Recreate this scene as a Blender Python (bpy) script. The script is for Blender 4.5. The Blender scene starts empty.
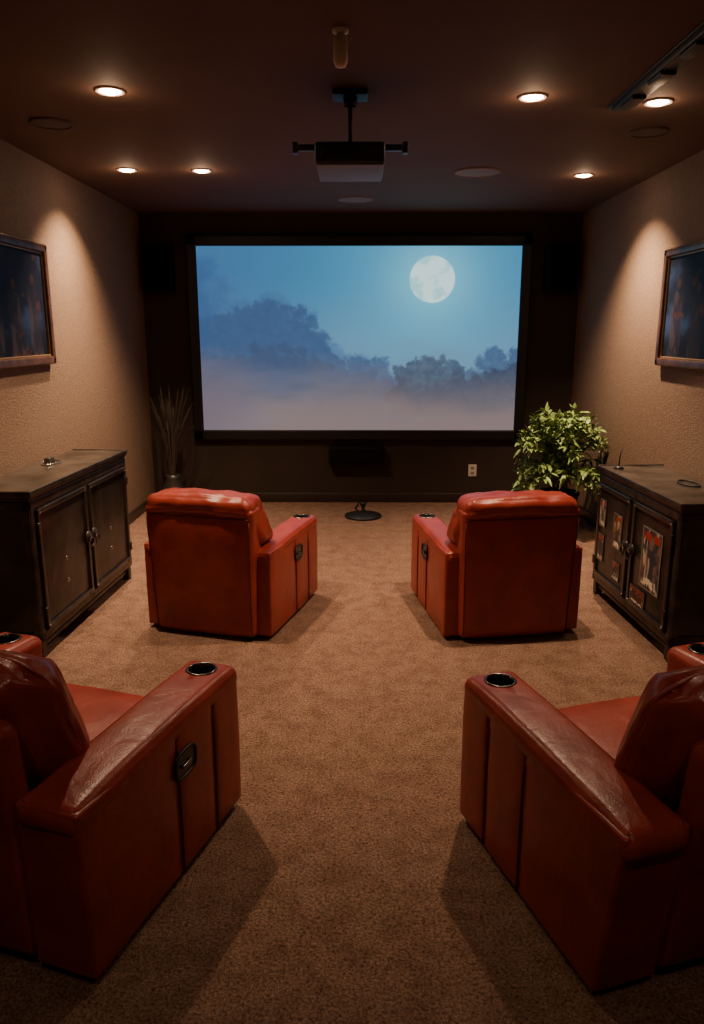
import bpy, math, random
import numpy as np
from mathutils import Vector, Matrix, noise
random.seed(4); np.random.seed(4)
scene = bpy.context.scene
COL = scene.collection

# ------------------------------------------------------------------ materials
def new_mat(name):
    m = bpy.data.materials.new(name); m.use_nodes = True
    nt = m.node_tree
    return m, nt, nt.nodes["Principled BSDF"]

def simple(name, col, rough=0.5, metal=0.0, bump=0.0, bscale=50, var=0.0, vscale=5, coat=0.0, spec=0.5):
    m, nt, b = new_mat(name)
    b.inputs["Base Color"].default_value = (*col, 1)
    b.inputs["Roughness"].default_value = rough
    b.inputs["Metallic"].default_value = metal
    b.inputs["Coat Weight"].default_value = coat
    b.inputs["Specular IOR Level"].default_value = spec
    tc = nt.nodes.new("ShaderNodeTexCoord")
    if var > 0:
        n = nt.nodes.new("ShaderNodeTexNoise"); n.inputs["Scale"].default_value = vscale
        n.inputs["Detail"].default_value = 6
        r = nt.nodes.new("ShaderNodeValToRGB")
        r.color_ramp.elements[0].position = 0.3; r.color_ramp.elements[1].position = 0.7
        r.color_ramp.elements[0].color = (*[c*(1-var) for c in col], 1)
        r.color_ramp.elements[1].color = (*[min(1, c*(1+var)) for c in col], 1)
        nt.links.new(tc.outputs["Object"], n.inputs["Vector"])
        nt.links.new(n.outputs["Fac"], r.inputs["Fac"])
        nt.links.new(r.outputs["Color"], b.inputs["Base Color"])
    if bump > 0:
        n2 = nt.nodes.new("ShaderNodeTexNoise"); n2.inputs["Scale"].default_value = bscale
        n2.inputs["Detail"].default_value = 4
        bp = nt.nodes.new("ShaderNodeBump"); bp.inputs["Strength"].default_value = bump
        bp.inputs["Distance"].default_value = 0.01
        nt.links.new(tc.outputs["Object"], n2.inputs["Vector"])
        nt.links.new(n2.outputs["Fac"], bp.inputs["Height"])
        nt.links.new(bp.outputs["Normal"], b.inputs["Normal"])
    return m

def leather_mat():
    m, nt, b = new_mat("red_leather")
    tc = nt.nodes.new("ShaderNodeTexCoord")
    n = nt.nodes.new("ShaderNodeTexNoise"); n.inputs["Scale"].default_value = 7; n.inputs["Detail"].default_value = 8
    r = nt.nodes.new("ShaderNodeValToRGB")
    r.color_ramp.elements[0].position = 0.3; r.color_ramp.elements[1].position = 0.72
    r.color_ramp.elements[0].color = (0.225, 0.027, 0.0175, 1)
    r.color_ramp.elements[1].color = (0.345, 0.046, 0.030, 1)
    v = nt.nodes.new("ShaderNodeTexVoronoi"); v.inputs["Scale"].default_value = 210
    w = nt.nodes.new("ShaderNodeTexNoise"); w.inputs["Scale"].default_value = 11; w.inputs["Detail"].default_value = 4
    w.inputs["Distortion"].default_value = 0.6
    b1 = nt.nodes.new("ShaderNodeBump"); b1.inputs["Strength"].default_value = 0.14; b1.inputs["Distance"].default_value = 0.003
    b2 = nt.nodes.new("ShaderNodeBump"); b2.inputs["Strength"].default_value = 0.16; b2.inputs["Distance"].default_value = 0.02
    for t in (n, v, w): nt.links.new(tc.outputs["Object"], t.inputs["Vector"])
    nt.links.new(n.outputs["Fac"], r.inputs["Fac"]); nt.links.new(r.outputs["Color"], b.inputs["Base Color"])
    nt.links.new(v.outputs["Distance"], b1.inputs["Height"]); nt.links.new(w.outputs["Fac"], b2.inputs["Height"])
    nt.links.new(b1.outputs["Normal"], b2.inputs["Normal"]); nt.links.new(b2.outputs["Normal"], b.inputs["Normal"])
    mr = nt.nodes.new("ShaderNodeMapRange"); mr.inputs[3].default_value = 0.24; mr.inputs[4].default_value = 0.42
    nt.links.new(n.outputs["Fac"], mr.inputs[0]); nt.links.new(mr.outputs[0], b.inputs["Roughness"])
    b.inputs["Specular IOR Level"].default_value = 0.45
    return m

def carpet_mat():
    m, nt, b = new_mat("carpet_brown")
    tc = nt.nodes.new("ShaderNodeTexCoord")
    f = nt.nodes.new("ShaderNodeTexNoise"); f.inputs["Scale"].default_value = 100; f.inputs["Detail"].default_value = 6; f.inputs["Roughness"].default_value = 0.8
    g = nt.nodes.new("ShaderNodeTexNoise"); g.inputs["Scale"].default_value = 9; g.inputs["Detail"].default_value = 8; g.inputs["Roughness"].default_value = 0.7
    # yarn tufts: distorted cells about 7 mm across
    add = nt.nodes.new("ShaderNodeVectorMath"); add.operation = 'MULTIPLY_ADD'
    add.inputs[1].default_value = (0.012, 0.012, 0.012)
    vo = nt.nodes.new("ShaderNodeTexVoronoi"); vo.inputs["Scale"].default_value = 150
    inv = nt.nodes.new("ShaderNodeMapRange"); inv.inputs[1].default_value = 0.0; inv.inputs[2].default_value = 0.9; inv.inputs[3].default_value = 0.8; inv.inputs[4].default_value = 0.2
    r1 = nt.nodes.new("ShaderNodeValToRGB")
    r1.color_ramp.elements[0].position = 0.38; r1.color_ramp.elements[1].position = 0.66
    r1.color_ramp.elements[0].color = (0.110, 0.058, 0.040, 1); r1.color_ramp.elements[1].color = (0.60, 0.375, 0.272, 1)
    r2 = nt.nodes.new("ShaderNodeValToRGB")
    r2.color_ramp.elements[0].position = 0.40; r2.color_ramp.elements[1].position = 0.58
    r2.color_ramp.elements[0].color = (0.76, 0.72, 0.70, 1); r2.color_ramp.elements[1].color = (1, 1, 1, 1)
    mx = nt.nodes.new("ShaderNodeMix"); mx.data_type = 'RGBA'; mx.blend_type = 'MULTIPLY'; mx.inputs[0].default_value = 1
    mf = nt.nodes.new("ShaderNodeMix"); mf.data_type = 'FLOAT'; mf.inputs[0].default_value = 0.20
    bp = nt.nodes.new("ShaderNodeBump"); bp.inputs["Strength"].default_value = 1.0; bp.inputs["Distance"].default_value = 0.016
    for t in (f, g): nt.links.new(tc.outputs["Object"], t.inputs["Vector"])
    nt.links.new(f.outputs["Color"], add.inputs[0]); nt.links.new(tc.outputs["Object"], add.inputs[2])
    nt.links.new(add.outputs[0], vo.inputs["Vector"]); nt.links.new(vo.outputs["Distance"], inv.inputs[0])
    nt.links.new(f.outputs["Fac"], mf.inputs[2]); nt.links.new(inv.outputs[0], mf.inputs[3])
    nt.links.new(mf.outputs[0], r1.inputs["Fac"]); nt.links.new(g.outputs["Fac"], r2.inputs["Fac"])
    nt.links.new(r1.outputs["Color"], mx.inputs[6]); nt.links.new(r2.outputs["Color"], mx.inputs[7])
    nt.links.new(mx.outputs[2], b.inputs["Base Color"])
    nt.links.new(mf.outputs[0], bp.inputs["Height"]); nt.links.new(bp.outputs["Normal"], b.inputs["Normal"])
    b.inputs["Roughness"].default_value = 0.95; b.inputs["Specular IOR Level"].default_value = 0.1
    return m

def emit_mat(name, col, s):
    m, nt, b = new_mat(name)
    b.inputs["Base Color"].default_value = (*col, 1)
    b.inputs["Emission Color"].default_value = (*col, 1)
    b.inputs["Emission Strength"].default_value = s
    return m

def attr_mat(name, emit=0.0, rough=0.4, spec=0.5):
    m, nt, b = new_mat(name)
    a = nt.nodes.new("ShaderNodeAttribute"); a.attribute_name = "paint"
    b.inputs["Specular IOR Level"].default_value = spec
    if emit > 0:
        b.inputs["Base Color"].default_value = (0.02, 0.02, 0.02, 1)
        b.inputs["Roughness"].default_value = 0.9; b.inputs["Specular IOR Level"].default_value = 0.0
        nt.links.new(a.outputs["Color"], b.inputs["Emission Color"])
        b.inputs["Emission Strength"].default_value = emit
    else:
        nt.links.new(a.outputs["Color"], b.inputs["Base Color"])
        b.inputs["Roughness"].default_value = rough
    return m

LEATHER = leather_mat()
SEAM = simple("leather_seam", (0.09, 0.013, 0.008), 0.6)
THREAD = simple("stitch_thread", (0.46, 0.16, 0.10), 0.7)
BLACKPL = simple("black_plastic", (0.010, 0.010, 0.011), 0.5)
BLACKMT = simple("black_cup_liner", (0.006, 0.006, 0.006), 0.25)
CHROME = simple("brushed_metal", (0.55, 0.53, 0.50), 0.25, 1.0)
RIMM = simple("gunmetal_rim", (0.16, 0.15, 0.15), 0.22, 1.0)
DARKMET = simple("dark_metal", (0.066, 0.052, 0.043), 0.36, 0.6, 0.15, 30, 0.5, 10)
CABWOOD = simple("dark_cabinet_paint", (0.026, 0.020, 0.016), 0.28, 0.1, 0.15, 22, 0.6, 7, coat=0.2)
CABTOP = simple("worn_cabinet_top", (0.060, 0.048, 0.040), 0.30, 0.25, 0.12, 18, 0.7, 5, coat=0.2)
CABDOOR = simple("dark_cabinet_door", (0.036, 0.028, 0.024), 0.30, 0.4, 0.2, 14, 0.7, 6)
WALLM = simple("side_wall_plaster", (0.195, 0.122, 0.080), 0.8, 0, 0.65, 90, 0.14, 40)
BACKM = simple("back_wall_paint", (0.031, 0.019, 0.014), 0.9, 0, 0.2, 60, 0.1, 4)
CEILM = simple("ceiling_paint", (0.112, 0.062, 0.042), 0.8, 0, 0.1, 60, 0.08, 3)
TRIMM = simple("baseboard_paint", (0.028, 0.018, 0.014), 0.45)
CARPET = carpet_mat()
FRAMEM = simple("screen_frame_black", (0.003, 0.003, 0.004), 0.5)
SPKM = simple("speaker_cloth", (0.006, 0.006, 0.006), 0.9, 0, 0.3, 300, spec=0.1)
SPKB = simple("speaker_body", (0.006, 0.005, 0.005), 0.7, spec=0.2)
LAMP = emit_mat("lamp_glow", (1.0, 0.84, 0.64), 60)
LAMPT = simple("lamp_trim", (0.80, 0.66, 0.52), 0.4)
GRILLE = simple("ceiling_grille", (0.24, 0.18, 0.15), 0.6, 0, 0.4, 200)
GRILLED = simple("ceiling_grille_dark", (0.050, 0.032, 0.025), 0.6, 0, 0.4, 200)
WHITEP = simple("white_plastic", (0.7, 0.65, 0.6), 0.4)
GOLDF = simple("bronze_picture_frame", (0.12, 0.055, 0.026), 0.30, 0.35, 0.25, 40, 0.5, 12)
LEAF = simple("plant_leaf", (0.20, 0.30, 0.085), 0.40, 0, 0, 1, 0.55, 14)
STEM = simple("plant_stem", (0.07, 0.10, 0.03), 0.6)
POTM = simple("dark_pot", (0.02, 0.017, 0.015), 0.4)
SOIL = simple("pot_soil", (0.02, 0.012, 0.008), 0.95)
DRYG = simple("dried_grass", (0.028, 0.017, 0.011), 0.8)
GREY = simple("projector_shell", (0.022, 0.022, 0.025), 0.4)
GREYB = simple("projector_underside", (0.20, 0.21, 0.23), 0.5)
SOCK = simple("socket_face", (0.3, 0.27, 0.24), 0.4)
GILT = simple("gilt_lip", (0.40, 0.24, 0.11), 0.35, 0.6)

# ------------------------------------------------------------------ mesh helpers
def link(o, parent=None):
    COL.objects.link(o)
    if parent: o.parent = parent
    return o

def mesh_obj(name, verts, faces, mat, parent=None, smooth=True, loc=(0,0,0)):
    me = bpy.data.meshes.new(name); me.from_pydata([tuple(v) for v in verts], [], faces); me.update()
    if smooth: me.polygons.foreach_set("use_smooth", [True]*len(me.polygons))
    me.materials.append(mat)
    o = bpy.data.objects.new(name, me); o.location = loc
    return link(o, parent)

def empty(name, loc, rz=0.0):
    e = bpy.data.objects.new(name, None); e.empty_display_size = 0.1
    e.location = loc; e.rotation_euler = (0, 0, rz); COL.objects.link(e); return e

def soft_box(name, lo, hi, r, mat, parent=None, bulge=(0,0,0), deform=None, k=4, m=8, wr=0.0, wf=9.0):
    lo = Vector(lo); hi = Vector(hi); c = (lo+hi)/2; h = (hi-lo)/2
    r = min(r, min(h)*0.999)
    ts = []
    for a in h:
        e = [-a + r*i/k for i in range(k)]
        inn = a - r
        mid = [-inn + 2*inn*i/m for i in range(m+1)] if inn > 1e-4 else [0.0]
        ts.append(e + mid + [-x for x in reversed(e)])
    vid = {}; verts = []; faces = []
    def gv(p):
        key = tuple(round(x, 6) for x in p)
        if key in vid: return vid[key]
        q = [0]*3; d = [0]*3
        for i in range(3):
            inn = max(h[i]-r, 0); q[i] = max(-inn, min(inn, p[i])); d[i] = p[i]-q[i]
        L = math.sqrt(sum(x*x for x in d)) or 1
        w = [p[i]/h[i] for i in range(3)]
        out = Vector([q[i]+d[i]/L*r for i in range(3)])
        nrm = Vector(d)/L
        for i in range(3):
            j, l = (i+1) % 3, (i+2) % 3
            out[i] += bulge[i]*w[i]*(1-w[j]**4)*(1-w[l]**4)
        out += c
        if wr:
            n = noise.noise(out*wf + c*3) + 0.5*noise.noise(out*wf*2.3)
            out += nrm*n*wr
        if deform: out = Vector(deform(out))
        vid[key] = len(verts); verts.append(out); return vid[key]
    for ax in range(3):
        j, l = (ax+1) % 3, (ax+2) % 3
        for s in (-1, 1):
            A, B = ts[j], ts[l]
            for i in range(len(A)-1):
                for t in range(len(B)-1):
                    quad = []
                    for (a, b) in ((A[i], B[t]), (A[i+1], B[t]), (A[i+1], B[t+1]), (A[i], B[t+1])):
                        p = [0, 0, 0]; p[ax] = s*h[ax]; p[j] = a; p[l] = b
                        quad.append(gv(p))
                    if s < 0: quad.reverse()
                    faces.append(quad)
    return mesh_obj(name, verts, faces, mat, parent)

def lathe(name, prof, mat, parent=None, loc=(0,0,0), seg=32, smooth=True):
    verts = []; faces = []
    n = len(prof)
    for i in range(seg):
        a = 2*math.pi*i/seg
        for (r, z) in prof: verts.append((r*math.cos(a), r*math.sin(a), z))
    for i in range(seg):
        j = (i+1) % seg
        for k in range(n-1):
            faces.append((i*n+k, j*n+k, j*n+k+1, i*n+k+1))
    return mesh_obj(name, verts, faces, mat, parent, smooth, loc)

def tube(name, pts, rad, mat, parent=None, cyclic=False, seg=8):
    P = [Vector(p) for p in pts]; n = len(P); verts = []; faces = []
    up = Vector((0.13, 0.21, 0.97)).normalized()
    for i in range(n):
        if cyclic: t = P[(i+1) % n]-P[(i-1) % n]
        else: t = P[min(n-1, i+1)]-P[max(0, i-1)]
        if t.length < 1e-9: t = Vector((0, 0, 1))
        t.normalize()
        a = t.cross(up)
        if a.length < 0.2: a = t.cross(Vector((1, 0, 0)))
        a.normalize(); bb = t.cross(a)
        for s in range(seg):
            an = 2*math.pi*s/seg
            verts.append(P[i] + (a*math.cos(an)+bb*math.sin(an))*rad)
    for i in range(n if cyclic else n-1):
        j = (i+1) % n
        for s in range(seg):
            s2 = (s+1) % seg
            faces.append((i*seg+s, i*seg+s2, j*seg+s2, j*seg+s))
    if not cyclic:
        faces.append(tuple(reversed(range(seg)))); faces.append(tuple((n-1)*seg+s for s in range(seg)))
    return mesh_obj(name, verts, faces, mat, parent)

def dashes(name, pts, mat, parent, step=0.016, ln=0.009, w=0.0018):
    P = [Vector(p) for p in pts]; verts = []; faces = []
    seg = [(P[i+1]-P[i]).length for i in range(len(P)-1)]
    tot = sum(seg); d = 0.0
    def at(s):
        i = 0
        while i < len(seg)-1 and s > seg[i]: s -= seg[i]; i += 1
        return P[i] + (P[i+1]-P[i])*(s/max(seg[i], 1e-9))
    while d+ln < tot:
        a, b2 = at(d), at(d+ln); t = (b2-a).normalized()
        u = t.cross(Vector((0.3, 0.2, 0.93))).normalized(); v = t.cross(u)
        st = len(verts)
        for q in (a, b2):
            for (cu, cv) in ((1, 0), (0, 1), (-1, 0), (0, -1)): verts.append(q+u*w*cu+v*w*cv)
        for s in range(4):
            s2 = (s+1) % 4; faces.append((st+s, st+s2, st+4+s2, st+4+s))
        faces.append((st+3, st+2, st+1, st)); faces.append((st+4, st+5, st+6, st+7))
        d += step
    return mesh_obj(name, verts, faces, mat, parent)

def cut_cylinder(objs, cx, cy, r, z0, z1, parent):
    n = 40
    v = [(cx+r*math.cos(2*math.pi*i/n), cy+r*math.sin(2*math.pi*i/n), z) for z in (z0, z1) for i in range(n)]
    f = [tuple(reversed(range(n))), tuple(range(n, 2*n))] + [(i, (i+1) % n, n+(i+1) % n, n+i) for i in range(n)]
    cut = mesh_obj("cutter", v, f, BLACKMT, parent, False)
    for o in objs:
        md = o.modifiers.new("b", 'BOOLEAN'); md.operation = 'DIFFERENCE'; md.object = cut; md.solver = 'EXACT'
    dg = bpy.context.evaluated_depsgraph_get(); dg.update()
    for o in objs:
        me = bpy.data.meshes.new_from_object(o.evaluated_get(dg))
        o.modifiers.clear(); o.data = me
    bpy.data.objects.remove(cut)

def plain_box(name, lo, hi, mat, parent=None):
    x0,y0,z0 = lo; x1,y1,z1 = hi
    v = [(x0,y0,z0),(x1,y0,z0),(x1,y1,z0),(x0,y1,z0),(x0,y0,z1),(x1,y0,z1),(x1,y1,z1),(x0,y1,z1)]
    f = [(0,3,2,1),(4,5,6,7),(0,1,5,4),(1,2,6,5),(2,3,7,6),(3,0,4,7)]
    return mesh_obj(name, v, f, mat, parent, False)

def srgb2lin(c):
    c = np.clip(c, 0, 1)
    return np.where(c <= 0.04045, c/12.92, ((c+0.055)/1.055)**2.4)

def painted_plane(name, origin, ux, uy, nx, ny, func, mat, parent=None):
    origin = np.array(origin, float); ux = np.array(ux, float); uy = np.array(uy, float)
    U, V = np.meshgrid(np.linspace(0, 1, nx), np.linspace(0, 1, ny))
    P = origin + U[..., None]*ux + V[..., None]*uy
    P = P.reshape(-1, 3)
    idx = np.arange(nx*ny).reshape(ny, nx)
    F = np.stack([idx[:-1,:-1], idx[:-1,1:], idx[1:,1:], idx[1:,:-1]], -1).reshape(-1, 4)
    me = bpy.data.meshes.new(name); me.from_pydata(P.tolist(), [], F.tolist()); me.update()
    C = srgb2lin(func(U, V)).reshape(-1, 3)
    C = np.concatenate([C, np.ones((len(C), 1))], 1).astype(np.float32)
    at = me.color_attributes.new("paint", 'FLOAT_COLOR', 'POINT')
    at.data.foreach_set("color", C.ravel())
    me.materials.append(mat)
    o = bpy.data.objects.new(name, me); return link(o, parent)

def vnoise(U, V, seed):
    rs = np.random.RandomState(seed); T = rs.rand(64, 64)
    x0 = np.floor(U).astype(int); y0 = np.floor(V).astype(int)
    fx = U-x0; fy = V-y0; fx = fx*fx*(3-2*fx); fy = fy*fy*(3-2*fy)
    g = lambda a, b: T[b % 64, a % 64]
    return (g(x0,y0)*(1-fx)+g(x0+1,y0)*fx)*(1-fy)+(g(x0,y0+1)*(1-fx)+g(x0+1,y0+1)*fx)*fy
def fbm(U, V, seed, o=5):
    t = 0; a = 1; s = 0
    for i in range(o):
        t = t + a*vnoise(U*2**i, V*2**i, seed+i); s += a; a *= 0.55
    return t/s
def sm(a, b, x):
    t = np.clip((x-a)/(b-a), 0, 1); return t*t*(3-2*t)
def mixc(A, c, w): return A*(1-w[..., None]) + np.array(c)*w[..., None]

# ------------------------------------------------------------------ room shell
XL, XR, YB, YF, H = -2.12, 2.18, 7.80, -1.40, 2.86
T = 0.12
plain_box("floor", (XL-T, YF-T, -T), (XR+T, YB+T, 0), CARPET)
plain_box("ceiling", (XL-T, YF-T, H), (XR+T, YB+T, H+T), CEILM)
plain_box("wall_left", (XL-T, YF, 0), (XL, YB, H), WALLM)
plain_box("wall_right", (XR, YF, 0), (XR+T, YB, H), WALLM)
plain_box("wall_back", (XL-T, YB, 0), (XR+T, YB+T, H), BACKM)
plain_box("wall_front", (XL-T, YF-T, 0), (XR+T, YF, H), WALLM)
def baseboard(name, lo, hi):
    soft_box(name, lo, hi, 0.006, TRIMM, m=1, k=2)
baseboard("baseboard_back", (XL+.016, YB-0.016, 0), (XR-.016, YB, 0.10))
baseboard("baseboard_left", (XL, YF, 0), (XL+0.016, YB, 0.10))
baseboard("baseboard_right", (XR-0.016, YF, 0), (XR, YB, 0.10))

# ------------------------------------------------------------------ projection screen
SX0, SX1, SZ0, SZ1 = -1.565, 1.595, 0.765, 2.55
scr = empty("projection_screen", (0, 0, 0))
ASP = (SX1-SX0)/(SZ1-SZ0)
def sky_pic(U, V):
    C = np.zeros(U.shape+(3,))
    C[:] = (0.23, 0.50, 0.67)
    C = mixc(C, (0.39, 0.56, 0.69), sm(0.9, 0.40, V))
    C = mixc(C, (0.27, 0.42, 0.60), sm(0.50, 0.0, U)*0.7)
    dm = np.sqrt(((U-0.727)*ASP)**2+(V-0.826)**2)
    C = mixc(C, (0.38, 0.73, 0.86), np.exp(-(dm/0.45)**2)*0.75)
    C = mixc(C, (0.52, 0.85, 0.94), np.exp(-(dm/0.20)**2)*0.65)
    mn = fbm((U*ASP)*16, V*16, 70, 5)
    mc = np.array((0.86, 1.0, 1.0)) - (sm(0.46, 0.66, mn)*0.17)[..., None]*np.array((1.1, 0.6, 0.45))
    w = sm(0.128, 0.120, dm)[..., None]
    C = C*(1-w) + mc*w
    X = U*ASP
    leafn = fbm(X*40, V*40, 303, 4)
    wx1 = (fbm(X*34, V*34, 501, 3)-0.5); wy1 = (fbm(X*34+9, V*34+4, 507, 3)-0.5)
    def canopy(xs, ys, seed, r0, r1, n, warp, fill=0.035):
        """tree crowns: each tree is a cluster of small round leaf clumps over a filled base"""
        rs = np.random.RandomState(seed)
        px = (np.array(xs)-200)/318.0; py = (430-np.array(ys))/184.0
        Xw = X + wx1*warp; Vw = V + wy1*warp
        F = np.full(U.shape, -1.0)
        cen = (np.arange(n)+rs.uniform(-0.35, 0.35, n))/(n-1)*1.06-0.03
        for cu in cen:
            R = rs.uniform(r0, r1)
            top = np.interp(cu, px, py) - rs.uniform(0, R*0.8)
            cx, cy = cu*ASP, top-R
            d = np.sqrt((Xw-cx)**2+((Vw-cy)*0.9)**2)
            F = np.maximum(F, R*0.88-d)
            for q in range(7):       # leaf clumps on the crown rim
                a = rs.uniform(0.05, math.pi-0.05); rr = R*rs.uniform(0.22, 0.38)
                d = np.sqrt((Xw-cx-math.cos(a)*R*0.78)**2+(Vw-cy-math.sin(a)*R*0.78)**2)
                F = np.maximum(F, rr-d)
        base = np.interp(U, px, py)-fill-r0*0.9-V + wy1*warp
        return np.maximum(F, base)
    f = canopy([200,212,228,245,262,300,318,345,372,395,430,475,518], [255,258,282,290,285,296,316,348,348,368,370,360,348], 11, 0.055, 0.085, 22, 0.05)
    C = mixc(C, (0.26, 0.395, 0.58), sm(-0.015, 0.030, f)*0.55)
    f = canopy([200,215,235,262,290,310,328,345,372,392,405,470,495,518], [304,314,302,292,297,309,326,352,349,358,390,366,343,340], 23, 0.045, 0.075, 26, 0.06)
    C = mixc(C, (0.235, 0.32, 0.47), sm(-0.008, 0.018, f)*(0.70+0.30*(leafn-0.5)))
    f = canopy([200,225,260,300,330,350,372,390,518], [350,352,336,342,358,370,364,374,400], 31, 0.03, 0.055, 34, 0.05)
    C = mixc(C, (0.235, 0.285, 0.40), sm(-0.008, 0.016, f)*0.42)
    f = canopy([200,386,396,402,418,430,445,456,466,476,490,505,518], [470,430,376,362,355,350,351,358,370,370,364,362,354], 52, 0.030, 0.052, 46, 0.055)
    C = mixc(C, (0.20, 0.25, 0.34), sm(-0.006, 0.012, f)*(0.70+0.45*(leafn-0.5)))
    f = sm(0.10, 0.0, U + (fbm(X*14, V*14, 66, 4)-0.5)*0.16)*sm(0.45, 0.6, V)*sm(0.98, 0.9, V)
    C = mixc(C, (0.20, 0.34, 0.52), f*0.5)
    mist = sm(0.50, 0.02, V + (fbm(U*4, V*4, 44, 4)-0.5)*0.22)
    C = mixc(C, (0.54, 0.465, 0.455), mist*0.93)
    m2 = sm(0.5, 0.72, fbm(U*3+5, V*7, 77, 4))*sm(0.62, 0.3, V)
    C = mixc(C, (0.48, 0.47, 0.54), m2*0.25)
    C = mixc(C, (0.38, 0.35, 0.43), sm(0.25, 0.0, U)*sm(0.5, 0.2, V)*0.35)
    return C
painted_plane("screen_surface", (SX0, YB-0.052, SZ0), (SX1-SX0, 0, 0), (0, 0, SZ1-SZ0), 600, 340, sky_pic, attr_mat("projected_film_image", 1.12), scr)
b = 0.10
soft_box("frame_top", (SX0-b, YB-0.07, SZ1), (SX1+b, YB-0.002, SZ1+b), 0.012, FRAMEM, scr)
soft_box("frame_bottom", (SX0-b, YB-0.07, SZ0-b), (SX1+b, YB-0.002, SZ0), 0.012, FRAMEM, scr)
soft_box("frame_side_1", (SX0-b, YB-0.07, SZ0-b), (SX0, YB-0.002, SZ1+b), 0.012, FRAMEM, scr)
soft_box("frame_side_2", (SX1, YB-0.07, SZ0-b), (SX1+b, YB-0.002, SZ1+b), 0.012, FRAMEM, scr)

cs = empty("center_channel_speaker", (0, 0, 0))
soft_box("cabinet", (-0.29, YB-0.12, 0.42), (0.28, YB-0.001, 0.595), 0.012, SPKB, cs)
soft_box("cloth_grille", (-0.275, YB-0.132, 0.432), (0.265, YB-0.118, 0.583), 0.005, SPKM, cs)
for x in (-1.93, 1.96):
    sp = empty("wall_speaker", (x, 0, 0))
    soft_box("cabinet", (-0.14, YB-0.16, 2.12), (0.14, YB-0.001, 2.56), 0.012, SPKB, sp)
    soft_box("cloth_grille", (-0.125, YB-0.172, 2.135), (0.125, YB-0.158, 2.545), 0.005, SPKM, sp)
ol = empty("wall_outlet", (1.20, YB, 0.34))
soft_box("plate", (-0.042, -0.010, -0.062), (0.042, -0.0005, 0.062), 0.004, WHITEP, ol, m=2)
for z in (-0.026, 0.026):
    soft_box("socket", (-0.018, -0.014, z-0.016), (0.018, -0.008, z+0.016), 0.004, SOCK, ol, m=2)
    for x in (-0.007, 0.007):
        plain_box("slot", (x-0.0015, -0.0146, z-0.006), (x+0.0015, -0.0139, z+0.006), BLACKPL, ol)
fd = empty("floor_power_hub", (0.06, 7.15, 0))
lathe("base", [(0,0.0),(0.17,0.0),(0.18,0.01),(0.175,0.022),(0.08,0.04),(0.03,0.05),(0,0.05)], BLACKPL, fd)
lathe("neck", [(0.022,0.045),(0.016,0.09),(0.03,0.13),(0.035,0.14),(0,0.145)], BLACKPL, fd)
tube("cable", [(-0.02,0.1,0.015),(-0.08,0.3,0.01),(-0.05,0.5,0.01),(-0.02,0.60,0.05)], 0.006, BLACKPL, fd)

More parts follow.
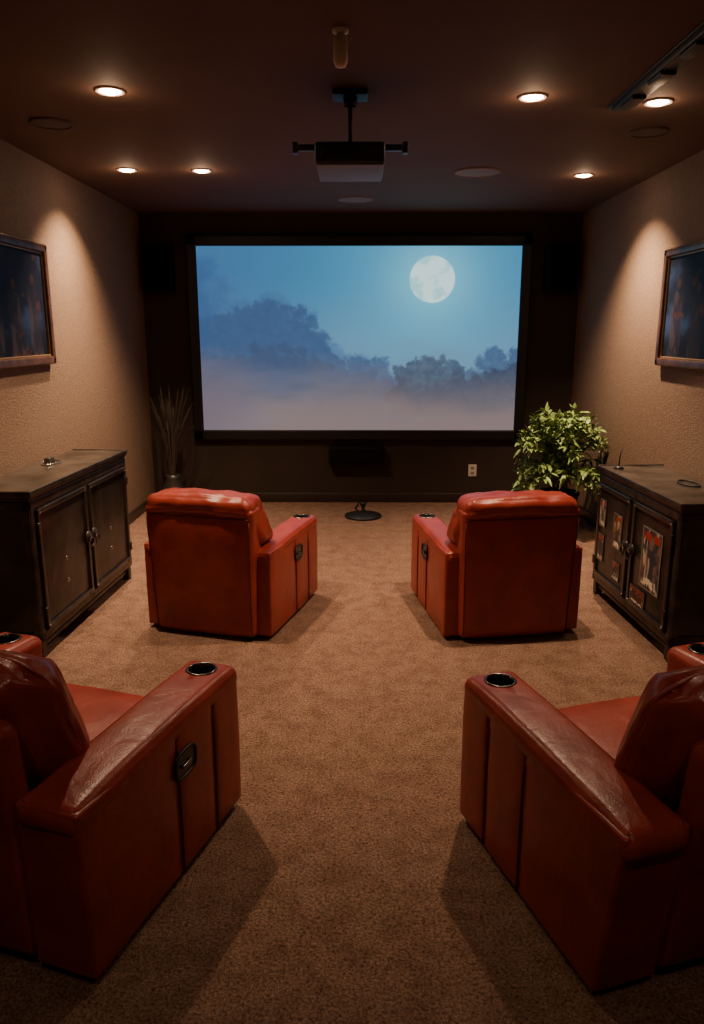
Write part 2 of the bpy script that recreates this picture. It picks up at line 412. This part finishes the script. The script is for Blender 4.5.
# ------------------------------------------------------------------ recliners
def recliner(loc, rot, W, aw, side_panel, front_row, rake=0.0):
    e = empty("leather_recliner", (loc[0], loc[1], 0), rot)
    hw = W/2; AH = 0.575 if front_row else 0.560; LF = 0.45; Lr = -0.455 if front_row else -0.40
    iw = hw-aw
    def rk(p):
        t = max(0, min(1, (0.02-p.y)/(0.02-Lr)))
        return (p.x, p.y + rake*t*(1-p.z/AH), p.z)
    for s in (-1, 1):
        x0, x1 = sorted((s*hw, s*(hw-aw)))
        segs = [(Lr, 0.02), (0.02, 0.25), (0.25, LF)]
        parts = []
        for i, (ya, yb) in enumerate(segs):
            bulge = (0.007, 0.0 if i < 2 else 0.008, 0)
            parts.append(soft_box("arm_panel_%d" % i, (x0, ya+0.0005, 0.025), (x1, yb-0.0005, AH-0.030), 0.011 if i < 2 else 0.020, LEATHER, e, bulge, wr=0.0015, wf=6, deform=rk if i == 0 else None))
        def dfm(p):
            t = (p.y-Lr)/(LF-Lr)
            return (p.x, p.y, p.z - 0.020*(1-t)**2*(p.z > 0.5))
        pad = soft_box("arm_pad", (x0-0.003, Lr-0.006, AH-0.085), (x1+0.003, LF+0.010, AH-0.005), 0.036, LEATHER, e, (0.0, 0.0, 0.009), k=6, m=16, wr=0.0022, wf=8, deform=dfm)
        cx = (x0+x1)/2; cy = LF-0.085; R = min(0.050, aw/2-0.024)
        cut_cylinder([pad, parts[2]], cx, cy, R, AH-0.09, AH+0.05, e)
        for q in (-1, 1):
            xx = cx + q*(aw/2-0.020)
            pts = []
            for i in range(25):
                t = i/24; y = Lr+0.015+t*(LF-Lr-0.05)
                pts.append((xx, y, AH-0.0085-0.020*(1-t)**2+0.003*math.sin(math.pi*t)))
            pts += [(xx, LF-0.008, AH-0.018), (xx, LF+0.006, AH-0.040), (xx, LF+0.012, AH-0.080)]
            tube("arm_seam", pts, 0.0024, SEAM, e)
            dashes("arm_stitches", [(p[0]-q*0.008, p[1], p[2]+0.0035) for p in pts[:-2]], THREAD, e)
        for sy in (0.02, 0.25):
            for fx in (x0-0.004, x1+0.004):
                tube("panel_seam", [(fx+(-0.001 if fx < cx else 0.001)*math.sin(math.pi*i/8), sy, 0.04+i*(AH-0.14)/8) for i in range(9)], 0.0028, SEAM, e)
        z = AH+0.001
        lathe("cup_holder_rim", [(R-0.004,z-0.02),(R-0.004,z+0.003),(R,z+0.005),(R+0.005,z+0.003),(R+0.006,z-0.012)], RIMM, e, (cx, cy, 0))
        lathe("cup_holder_well", [(R-0.003,z+0.002),(R-0.005,z-0.02),(R-0.007,z-0.080),(0.0,z-0.082)], BLACKMT, e, (cx, cy, 0))
        if s == side_panel:
            n = 32; fx = s*(hw+0.009)
            ring = [(fx, 0.055+yy, 0.410+zz) for yy, zz in [(0.060*abs(math.cos(a))**0.55*(1 if math.cos(a) > 0 else -1), 0.044*abs(math.sin(a))**0.55*(1 if math.sin(a) > 0 else -1)) for a in [2*math.pi*i/n for i in range(n)]]]
            tube("control_rim", ring, 0.006, BLACKPL, e, True)
            v = list(ring) + [(fx, 0.055, 0.410)]
            mesh_obj("control_plate", v, [(i, (i+1) % n, n) for i in range(n)], BLACKMT, e, False)
            soft_box("control_lever", (min(fx, fx+s*0.010), 0.025, 0.400), (max(fx, fx+s*0.010), 0.080, 0.412), 0.004, RIMM, e, m=2)
    soft_box("seat_base", (-iw-0.01, -0.36, 0.04), (iw+0.01, 0.40, 0.26), 0.02, LEATHER, e)
    soft_box("seat_cushion", (-iw+0.004, -0.24, 0.23), (iw-0.004, 0.44, 0.40), 0.055, LEATHER, e, (0.0, 0.015, 0.030), k=6, wr=0.006, wf=7)
    soft_box("footrest_panel", (-iw+0.004, 0.38, 0.05), (iw-0.004, 0.445, 0.25), 0.025, LEATHER, e, (0, 0.012, 0))
    if front_row:
        sh = lambda p: (p.x, p.y - 0.10*max(0, p.z-0.45) + rake*max(0, 1-p.z/0.55), p.z)
        soft_box("back_shell", (-iw-0.002, -0.455, 0.025), (iw+0.002, -0.365, 0.76), 0.035, LEATHER, e, (0.0, 0.012, 0.01), k=5, m=12, deform=sh, wr=0.003, wf=5)
        # plump loose pillow with piped rim, leaning on the backrest
        zc, hz, hx = 0.660, 0.222, iw+0.020
        yc = -0.165; ln = 0.36; ht = 0.150
        def pil(p):
            u = p.x/hx; v = (p.z-zc)/hz
            k = 1.0-0.52*max(abs(u)**4, abs(v)**4)
            y = yc + (p.y-yc)*max(0.40, k)
            cr = 1.0 - 0.035*abs(v)**3*(1 if abs(u) > 0.5 else 0)
            return (p.x*cr, y-(p.z-0.42)*ln, p.z)
        soft_box("back_pillow", (-hx, yc-ht, zc-hz), (hx, yc+ht, zc+hz), 0.085, LEATHER, e, (0.024, 0.020, 0.014), k=8, m=18, deform=pil, wr=0.008, wf=8)
        ox, oz = hx-0.004, hz-0.002
        pts = []
        for i in range(72):
            a = 2*math.pi*i/72; c_, s_ = math.cos(a), math.sin(a)
            u = abs(c_)**0.30*(1 if c_ > 0 else -1); v = abs(s_)**0.30*(1 if s_ > 0 else -1)
            px = u*(ox+0.024*(1-v**4)); pz = zc+v*(oz+0.014*(1-u**4))
            pts.append((px, yc-(pz-0.42)*ln, pz))
        tube("pillow_piping", pts, 0.0065, LEATHER, e, True)
    else:
        wb = hw-0.068
        def sh(p):
            t = max(0, min(1, (p.z-0.03)/0.75))
            return (p.x*(0.95+0.05*t), p.y - 0.035*t, p.z)
        soft_box("back_shell", (-wb, -0.45, 0.025), (wb, -0.30, 0.79), 0.030, LEATHER, e, (0.0, 0.018, 0.01), k=5, m=14, deform=sh, wr=0.003, wf=5)
        lean = lambda p: (p.x, p.y-(p.z-0.36)*0.42, p.z)
        soft_box("back_cushion", (-iw+0.002, -0.30, 0.36), (iw-0.002, -0.10, 0.66), 0.055, LEATHER, e, (0.0, 0.03, 0.0), k=6, m=12, deform=lean, wr=0.006, wf=7)
        ww = wb+0.018
        wx = lambda p: (p.x*(1-0.12*max(0, (p.z-0.62))/0.2), p.y-(p.z-0.56)*0.35, p.z)
        soft_box("back_wing", (-ww, -0.39, 0.545), (ww, -0.17, 0.80), 0.06, LEATHER, e, (0.006, 0.02, 0.0), k=6, m=12, deform=wx, wr=0.008, wf=9)
        hr = lambda p: (p.x*(1-0.06*max(0, (p.z-0.72))/0.13), p.y, p.z - 0.012*(p.x/wb)**2)
        soft_box("headrest", (-wb-0.002, -0.497, 0.735), (wb+0.002, -0.27, 0.858), 0.050, LEATHER, e, (0.0, 0.006, 0.004), k=6, m=22, deform=hr, wr=0.007, wf=12)
        tube("rear_seam_line", [(-wb*0.95+i*wb*1.90/20, -0.494+0.008*abs(i/10-1)**3, 0.736) for i in range(21)], 0.003, SEAM, e)
        for sx in (-1, 1):
            tube("rear_edge_piping", [((wb*(0.95+0.05*i/12)-0.016)*sx, -0.452-0.035*i/12, 0.05+i*0.67/12) for i in range(13)], 0.003, SEAM, e)
    for x in (-1, 1):
        for y in (-0.34, 0.38):
            lathe("glide_foot", [(0, 0.0), (0.022, 0.0), (0.025, 0.03), (0, 0.03)], BLACKPL, e, (x*(hw-0.08), y, 0), seg=16)
    return e

rd = math.radians
recliner((-1.075, 2.290), rd(-18), 1.06, 0.20, 1, True, 0.02)
recliner((1.018, 2.205), rd(18), 1.06, 0.20, 0, True, 0.08)
recliner((-0.770, 4.600), rd(-15.5), 0.80, 0.165, 1, False)
recliner((0.845, 4.575), rd(9), 0.82, 0.165, -1, False)

# ------------------------------------------------------------------ cabinets
def cabinet(name, loc, rot, Wd, Dp, Ht, posters):
    e = empty(name, (loc[0], loc[1], 0), rot)
    hw = Wd/2
    soft_box("top_slab", (-hw-0.015, -0.015, Ht-0.035), (hw+0.015, Dp, Ht), 0.006, CABTOP, e, m=2)
    soft_box("top_rim", (-hw-0.004, -0.004, Ht-0.055), (hw+0.004, Dp-0.001, Ht-0.035), 0.004, DARKMET, e, m=2)
    soft_box("top_edge_lip", (-hw-0.018, -0.020, Ht-0.020), (hw+0.018, -0.008, Ht+0.006), 0.005, DARKMET, e, m=2)
    for sx in (-1, 1):
        a, c = sorted((sx*(hw+0.018), sx*(hw+0.006)))
        soft_box("top_side_lip", (a, -0.018, Ht-0.020), (c, Dp-0.002, Ht+0.006), 0.005, DARKMET, e, m=2)
    soft_box("carcass", (-hw, 0.012, 0.10), (hw, Dp-0.002, Ht-0.05), 0.004, CABWOOD, e, m=2)
    for x in (-hw, -0.02, hw-0.04):
        soft_box("stile", (x, -0.004, 0.10), (x+0.04, 0.02, Ht-0.055), 0.004, DARKMET, e, m=2)
    soft_box("rail_bottom", (-hw, -0.004, 0.10), (hw, 0.02, 0.15), 0.004, DARKMET, e, m=2)
    soft_box("rail_top", (-hw, -0.004, Ht-0.10), (hw, 0.02, Ht-0.055), 0.004, DARKMET, e, m=2)
    for sx in (-1, 1):
        xo = sx*hw
        for (y0, y1, z0, z1) in ((0, 0.04, 0.1, Ht-0.055), (Dp-0.045, Dp-0.003, 0.1, Ht-0.055), (0, Dp-0.003, 0.10, 0.15), (0, Dp-0.003, Ht-0.10, Ht-0.055)):
            soft_box("side_frame", (min(xo, xo+sx*0.01), y0, z0), (max(xo, xo+sx*0.01), y1, z1), 0.003, DARKMET, e, m=1)
    for d, (xa, xb) in enumerate(((-hw+0.045, -0.024), (0.024, hw-0.045))):
        za, zb = 0.155, Ht-0.105
        soft_box("door_panel", (xa, -0.008, za), (xb, 0.016, zb), 0.004, CABDOOR, e, m=2)
        fw = 0.028
        for (a0, a1, b0, b1) in ((xa, xb, zb-fw, zb), (xa, xb, za, za+fw), (xa, xa+fw, za, zb), (xb-fw, xb, za, zb)):
            soft_box("door_frame", (a0, -0.020, b0), (a1, -0.004, b1), 0.004, CABWOOD, e, m=2)
        hx = xa if d == 0 else xb
        for z in (za+0.10, zb-0.10):
            soft_box("hinge", (hx-0.014, -0.027, z-0.03), (hx+0.014, -0.014, z+0.03), 0.005, DARKMET, e, m=1)
        for cx in (xa+0.02, xb-0.02):
            for cz in (za+0.02, zb-0.02):
                k = lathe("rivet", [(0, 0.006), (0.006, 0.004), (0.008, 0)], CHROME, e, (cx, -0.020, cz), seg=12)
                k.rotation_euler = (math.pi/2, 0, 0)
        if not posters:
            for cz, sg in ((za, 1), (zb, -1)):
                for cx, sx in ((xa, 1), (xb, -1)):
                    p0 = (min(cx, cx+sx*0.075), -0.0225, min(cz, cz+sg*0.022)); p1 = (max(cx, cx+sx*0.075), -0.018, max(cz, cz+sg*0.022))
                    soft_box("corner_strap", p0, p1, 0.002, DARKMET, e, m=1, k=2)
            for cz in (0.30, 0.42):
                k = lathe("door_stud", [(0, 0.008), (0.010, 0.005), (0.013, 0)], CHROME, e, ((xa+xb)/2, -0.008, Ht*cz*1.2), seg=14)
                k.rotation_euler = (math.pi/2, 0, 0)
    for x in (-0.045, 0.045):
        k = lathe("lock_rosette", [(0, 0.022), (0.012, 0.02), (0.016, 0.012), (0.034, 0.009), (0.038, 0.0)], DARKMET, e, (x, -0.02, Ht*0.55), seg=24)
        k.rotation_euler = (math.pi/2, 0, 0)
        tube("ring_pull", [(x+0.026*math.cos(a), -0.040, Ht*0.55-0.03+0.028*math.sin(a)) for a in [2*math.pi*i/20 for i in range(20)]], 0.004, DARKMET, e, True)
    for x in (-hw+0.005, hw-0.055):
        for y in (0.005, Dp-0.055):
            soft_box("leg", (x, y, 0.0), (x+0.05, y+0.05, 0.11), 0.006, DARKMET, e, m=1)
    soft_box("lower_stretcher", (-hw+0.03, 0.02, 0.05), (hw-0.03, 0.04, 0.075), 0.004, DARKMET, e, m=1)
    pm = attr_mat("poster_print", 0, 0.45)
    def poster(seed, a, bcol):
        def f(U, V):
            n = fbm(U*4, V*5, seed, 4); n2 = fbm(U*9, V*3, seed+9, 3)
            C = np.zeros(U.shape+(3,)); C[:] = a
            C = mixc(C, bcol, sm(0.42, 0.6, n))
            C = mixc(C, (0.85, 0.78, 0.68), sm(0.60, 0.7, n2)*0.8)
            C = mixc(C, (0.62, 0.16, 0.11), ((V > 0.8) & (V < 0.92) & (U > 0.1) & (U < 0.9) & (vnoise(U*12, V*2, seed) > 0.35)).astype(float))
            C = mixc(C, (0.9, 0.85, 0.75), ((V > 0.06) & (V < 0.2) & (U > 0.12) & (U < 0.88) & (vnoise(U*16, V*14, seed+3) > 0.5)).astype(float))
            C = mixc(C, (0.5, 0.46, 0.4), ((U < 0.04) | (U > 0.96) | (V < 0.03) | (V > 0.97)).astype(float))
            return C
        return f
    for i, (x, z, w, h, a, c) in enumerate(posters):
        soft_box("poster_card_%d" % i, (x, -0.0135, z), (x+w, -0.0078, z+h), 0.001, CABWOOD, e, m=1, k=1)
        painted_plane("poster_%d" % i, (x, -0.0142, z), (w, 0, 0), (0, 0, h), 40, 60, poster(100+i*7, a, c), pm, e)
    return e

cabinet("dark_storage_cabinet", (-1.672, 4.561), math.pi/2-rd(3), 1.42, 0.375, 0.935, [])
H2 = 0.88
post = [(-0.50, 0.50, 0.10, 0.18, (0.18,0.20,0.25), (0.45,0.40,0.36)), (-0.50, 0.27, 0.10, 0.18, (0.30,0.18,0.13), (0.14,0.20,0.27)),
        (-0.26, 0.42, 0.13, 0.22, (0.24,0.19,0.16), (0.52,0.40,0.31)),
        (-0.23, 0.22, 0.11, 0.12, (0.16,0.16,0.16), (0.30,0.18,0.14)),
        (0.17, 0.31, 0.25, 0.36, (0.16,0.18,0.23), (0.46,0.36,0.32)), (0.06, 0.18, 0.20, 0.10, (0.36,0.15,0.10), (0.20,0.16,0.16))]
cabinet("dark_display_cabinet", (1.650, 4.406), -math.pi/2+rd(3.2), 1.15, 0.43, H2, post)

c1 = empty("cable_coil", (-1.93, 4.72, 0.935))
tube("coil", [(0.05*math.cos(a)*(1+0.1*math.sin(3*a)), 0.09*math.sin(a), 0.006+0.004*(i/40)) for i, a in [(i, i*0.4) for i in range(40)]], 0.004, CHROME, c1)
soft_box("plug", (-0.02, -0.06, 0.0), (0.02, 0.02, 0.045), 0.008, DARKMET, c1, m=2)
c2 = empty("cable_coil", (1.93, 4.35, 0.88))
tube("coil", [(0.05*math.cos(a), 0.10*math.sin(a), 0.006+0.004*(i/40)) for i, a in [(i, i*0.35) for i in range(36)]], 0.0045, BLACKPL, c2)
ph = empty("incense_holder", (1.70, 4.88, 0.88))
lathe("base", [(0, 0), (0.03, 0), (0.032, 0.008), (0.01, 0.016), (0, 0.018)], BLACKPL, ph, seg=20)
tube("stick", [(0, 0, 0.015), (0.004, 0, 0.09), (0.012, 0, 0.13)], 0.004, BLACKPL, ph)

# ------------------------------------------------------------------ framed pictures
def art(seed):
    def f(U, V):
        n = fbm(U*3, V*3, seed, 5); n2 = fbm(U*7, V*7, seed+11, 4)
        C = np.zeros(U.shape+(3,)); C[:] = (0.07, 0.10, 0.20)
        C = mixc(C, (0.18, 0.27, 0.44), sm(0.45, 0.7, n))
        C = mixc(C, (0.025, 0.03, 0.055), sm(0.4, 0.0, V)*0.7)
        for cx, w, top in ((0.22, 0.10, 0.52), (0.5, 0.12, 0.62), (0.80, 0.11, 0.68)):
            body = np.exp(-((U-cx)/w)**2)*sm(top+0.05, top-0.1, V+0.25*(n2-0.5))
            C = mixc(C, (0.16, 0.14, 0.19), sm(0.35, 0.8, body)*0.7)
            fold = sm(0.5, 0.62, fbm(U*18, V*5, seed+31, 4))*sm(0.3, 0.7, body)
            C = mixc(C, (0.36, 0.30, 0.31), fold*0.45)
            hd = np.sqrt(((U-cx)*1.5)**2+(V-top-0.04)**2)
            C = mixc(C, (0.30, 0.20, 0.17), sm(0.06, 0.04, hd)*0.8)
        C = mixc(C, (0.42, 0.22, 0.15), sm(0.66, 0.75, n2)*0.5)
        return C
    return f
PM = attr_mat("picture_print", 0, 0.55, 0.15)
def picture(x, s, y0, y1, z0, z1, seed):
    e = empty("framed_picture", (0, 0, 0))
    fw = 0.055
    def bx(n, a0, a1, b0, b1, d0, d1, mat, r=0.012):
        xa, xb = sorted((x+s*d0, x+s*d1)); soft_box(n, (xa, a0, b0), (xb, a1, b1), r, mat, e, m=2)
    bx("backing", y0+0.02, y1-0.02, z0+0.02, z1-0.02, 0.002, 0.015, BLACKPL, 0.004)
    bx("frame_top", y0, y1, z1-fw, z1, 0.002, 0.045, GOLDF); bx("frame_bottom", y0, y1, z0, z0+fw, 0.002, 0.045, GOLDF)
    bx("frame_side_1", y0, y0+fw, z0, z1, 0.002, 0.045, GOLDF); bx("frame_side_2", y1-fw, y1, z0, z1, 0.002, 0.045, GOLDF)
    g = 0.010
    for (a0,a1,b0,b1) in ((y0+fw,y1-fw,z1-fw-g,z1-fw),(y0+fw,y1-fw,z0+fw,z0+fw+g),(y0+fw,y0+fw+g,z0+fw,z1-fw),(y1-fw-g,y1-fw,z0+fw,z1-fw)):
        bx("inner_lip", a0, a1, b0, b1, 0.012, 0.030, GILT, 0.003)
    painted_plane("canvas", (x+s*0.018, y0+0.04, z0+0.04), (0, y1-y0-0.08, 0), (0, 0, z1-z0-0.08), 120, 90, art(seed), PM, e)
picture(XL, 1, 4.30, 5.34, 1.53, 2.31, 21)
picture(XR, -1, 4.45, 5.58, 1.51, 2.30, 53)

# ------------------------------------------------------------------ potted plant
def leaf_mesh(verts, faces, base, dirv, up, L, Wd, droop):
    dirv = dirv.normalized(); side = dirv.cross(up)
    if side.length < 1e-3: side = Vector((1,0,0))
    side.normalize(); nrm = side.cross(dirv).normalized()
    st = len(verts); prof = [(0,0.12),(0.18,0.7),(0.42,1.0),(0.7,0.72),(1.0,0.03)]
    for t, w in prof:
        c = base + dirv*L*t - Vector((0,0,1))*droop*L*t*t
        verts.append(c - side*Wd*w*0.5 + nrm*Wd*0.14*w); verts.append(c); verts.append(c + side*Wd*w*0.5 + nrm*Wd*0.14*w)
    for i in range(len(prof)-1):
        a = st+i*3; faces.append((a, a+1, a+4, a+3)); faces.append((a+1, a+2, a+5, a+4))
def potted_plant(loc):
    e = empty("potted_leafy_plant", (loc[0], loc[1], 0))
    lathe("pot", [(0,0.0),(0.12,0.0),(0.13,0.01),(0.165,0.34),(0.175,0.345),(0.175,0.37),(0.155,0.37),(0.15,0.33)], POTM, e)
    lathe("soil", [(0.152,0.335),(0,0.345)], SOIL, e)
    verts = []; faces = []; rnd = random.Random(8)
    for i in range(130):
        a = rnd.uniform(0, 2*math.pi); ro = rnd.uniform(0.04, 1)**0.55
        R = 0.36*ro; zt = 0.56 + 0.56*math.sqrt(max(0, 1-ro**2*0.80)) * rnd.uniform(0.68, 1.08)
        if rnd.random() < 0.32: zt = rnd.uniform(0.38, 0.65); R = 0.35
        p0 = Vector((rnd.uniform(-.07,.07), rnd.uniform(-.07,.07), 0.33)); p3 = Vector((R*math.cos(a), R*math.sin(a), zt))
        p1 = p0 + Vector((0,0,0.25)); p2 = Vector((p3.x*0.6, p3.y*0.6, max(zt+0.02, 0.6)))
        pts = [p0*(1-t)**3+p1*3*t*(1-t)**2+p2*3*t*t*(1-t)+p3*t**3 for t in [k/12 for k in range(13)]]
        if i < 30: tube("stem_%d" % i, pts, 0.0035, STEM, e, seg=6)
        for k in range(4, 13):
            d = (pts[k]-pts[k-1]).normalized()
            for q in range(2 if k < 12 else 3):
                rv = Vector((rnd.gauss(0,1), rnd.gauss(0,1), rnd.gauss(0,0.6))); rv = (rv - rv.dot(d)*d).normalized()
                dr = d*rnd.uniform(0.3,1.0) + rv*rnd.uniform(0.7,1.1) + Vector((0,0,0.15))
                leaf_mesh(verts, faces, pts[k], dr, Vector((rnd.uniform(-.3,.3), rnd.uniform(-.3,.3), 1)), rnd.uniform(0.060,0.11), rnd.uniform(0.026,0.044), rnd.uniform(0.1,0.5))
    lim = XR-loc[0]-0.02
    for v in verts:
        if v.x > lim: v.x = lim - (v.x-lim)*0.3
    mesh_obj("foliage", verts, faces, LEAF, e)
potted_plant((1.79, 6.60))

def dried_grass(loc):
    e = empty("dried_grass_vase", (loc[0], loc[1], 0))
    lathe("vase", [(0,0),(0.08,0),(0.10,0.02),(0.12,0.15),(0.10,0.28),(0.06,0.36),(0.07,0.40),(0.055,0.40),(0.05,0.36)], POTM, e)
    rnd = random.Random(5); verts = []; faces = []
    for i in range(60):
        a = rnd.uniform(0, 2*math.pi); R = rnd.uniform(0.03, 0.26); zt = rnd.uniform(0.85, 1.25)
        p3 = Vector((R*math.cos(a), R*math.sin(a), zt)); p0 = Vector((0.02*math.cos(a), 0.02*math.sin(a), 0.3)); p1 = Vector((0.04*math.cos(a), 0.04*math.sin(a), 0.8))
        w0 = rnd.uniform(0.004, 0.007); sd = Vector((-math.sin(a+rnd.uniform(-1,1)), math.cos(a+rnd.uniform(-1,1)), 0))
        for k in range(13):
            t = k/12; p = p0*(1-t)**2+p1*2*t*(1-t)+p3*t*t
            w = w0*(1-0.7*t)+ (0.006*math.sin((t-0.7)/0.3*math.pi) if t > 0.7 else 0)
            verts += [p-sd*w, p+sd*w]
            if k: n = len(verts); faces.append((n-4, n-3, n-1, n-2))
    mesh_obj("grass_blades", verts, faces, DRYG, e)
dried_grass((-1.78, 7.22))

# ------------------------------------------------------------------ ceiling items
pj = empty("ceiling_projector", (-0.035, 4.0, 0))
soft_box("mount_plate", (-0.085, -0.07, 2.835), (0.085, 0.07, H-0.0005), 0.008, BLACKPL, pj, m=2)
lathe("mount_collar", [(0.03, 2.80), (0.035, 2.84), (0.02, 2.84)], BLACKPL, pj, seg=20)
tube("mount_pole", [(0, 0, 2.60), (0, 0, 2.84)], 0.011, BLACKPL, pj)
soft_box("body", (-0.165, -0.20, 2.508), (0.165, 0.23, 2.602), 0.018, GREY, pj)
soft_box("underside_panel", (-0.158, -0.19, 2.500), (0.158, 0.22, 2.512), 0.005, GREYB, pj, m=2)
for s in (-1, 1):
    x0, x1 = sorted((s*0.14, s*0.275))
    soft_box("mount_arm", (x0, -0.09, 2.584), (x1, -0.06, 2.612), 0.005, DARKMET, pj, m=2)
    soft_box("arm_end", (s*0.262-0.014, -0.10, 2.572), (s*0.262+0.014, -0.05, 2.622), 0.006, DARKMET, pj, m=2)
soft_box("mount_cross", (-0.15, -0.06, 2.600), (0.15, 0.05, 2.614), 0.004, DARKMET, pj, m=2)
ln = lathe("lens", [(0, 0.0), (0.03, 0.0), (0.042, 0.012), (0.045, -0.03), (0.045, -0.05)], BLACKPL, pj, (0.06, 0.245, 2.555)); ln.rotation_euler = (-math.pi/2, 0, 0)
soft_box("vent_grille", (-0.13, -0.206, 2.53), (0.02, -0.198, 2.585), 0.003, BLACKPL, pj, m=2)

sd = empty("ceiling_sensor", (-0.065, 3.22, 0))
lathe("mount", [(0.03, H), (0.03, H-0.012), (0.012, H-0.016)], WHITEP, sd, seg=24)
lathe("capsule", [(0.012, H-0.014), (0.026, H-0.025), (0.027, H-0.11), (0.020, H-0.128), (0, H-0.132)], simple("frosted_plastic", (0.85, 0.74, 0.62), 0.35), sd, seg=24)

def ceil_disc(name, x, y, r, mat):
    e = empty(name, (x, y, H))
    lathe("bezel", [(r, -0.0), (r*1.0, -0.008), (r*0.93, -0.012), (r*0.90, -0.006)], mat, e, seg=40)
    lathe("mesh_cover", [(r*0.91, -0.007), (r*0.5, -0.009), (0, -0.010)], mat, e, seg=40)
ceil_disc("ceiling_speaker", -1.676, 4.53, 0.115, GRILLED)
ceil_disc("ceiling_speaker", 1.666, 4.74, 0.11, GRILLED)
ceil_disc("ceiling_speaker", 0.86, 5.87, 0.165, GRILLE)
ceil_disc("ceiling_speaker", -0.017, 7.02, 0.15, GRILLE)

tr = empty("ceiling_track", (1.33, 0, 0))
soft_box("rail", (-0.045, 2.2, H-0.03), (0.045, 4.22, H-0.0005), 0.006, BLACKPL, tr, m=3)
soft_box("rail_lip", (-0.060, 2.2, H-0.010), (0.060, 4.25, H-0.0004), 0.003, BLACKPL, tr, m=3)
for y in (2.5, 2.9, 3.25, 3.6, 3.95):
    soft_box("track_clip", (-0.035, y, H-0.044), (0.035, y+0.16, H-0.028), 0.006, BLACKPL, tr, m=2)

WARM = (1.0, 0.68, 0.42)
def downlight(x, y, power, ang=120, blend=0.75, tilt=0.0, halo=1.3):
    e = empty("recessed_downlight", (x, y, H))
    lathe("trim_ring", [(0.070, 0.0), (0.070, -0.006), (0.062, -0.010), (0.048, -0.004)], LAMPT, e, seg=32)
    lathe("lamp_lens", [(0.052, -0.0045), (0.03, -0.014), (0, -0.018)], LAMP, e, seg=32)
    l = bpy.data.lights.new("spot_bulb", 'SPOT'); l.energy = power; l.color = WARM
    l.spot_size = rd(ang); l.spot_blend = blend; l.shadow_soft_size = 0.03
    o = bpy.data.objects.new("spot_bulb", l); o.location = (0, 0, -0.030); o.rotation_euler = (0, rd(tilt), 0); link(o, e)
    l2 = bpy.data.lights.new("halo_fill", 'POINT'); l2.energy = halo; l2.color = (1.0, 0.62, 0.36); l2.shadow_soft_size = 0.02  # added point light, stands in for the bloom halo on the ceiling
    o2 = bpy.data.objects.new("halo_fill", l2); o2.location = (0, 0, -0.060); link(o2, e)
P = 190
downlight(-1.174, 3.96, P*1.28, 110, 0.85); downlight(0.852, 4.07, P*1.28, 110, 0.85); downlight(1.495, 4.157, P*0.12, 100, 0.8)
downlight(-1.628, 5.77, P*1.65, 102, 0.95, 15); downlight(-1.106, 5.80, P*1.35, 110, 0.8); downlight(1.653, 5.98, P*2.2, 104, 0.95, -12)
downlight(-0.9, 0.6, P*0.08); downlight(0.9, 0.6, P*0.08)  # unseen fill lights in downlight fixtures, added to lift the camera-facing leather

# ------------------------------------------------------------------ world + camera
w = bpy.data.worlds.new("World"); scene.world = w; w.use_nodes = True
w.node_tree.nodes["Background"].inputs[0].default_value = (0.01, 0.008, 0.007, 1)
w.node_tree.nodes["Background"].inputs[1].default_value = 1.0
cd = bpy.data.cameras.new("Camera"); cam = bpy.data.objects.new("Camera", cd); COL.objects.link(cam)
cam.location = (0, 0, 1.75); cam.rotation_euler = (rd(90-13.4), 0, rd(0.38))
cd.sensor_fit = 'VERTICAL'; cd.sensor_height = 36; cd.sensor_width = 36; cd.lens = 760/1024*36
cd.clip_start = 0.05
scene.camera = cam
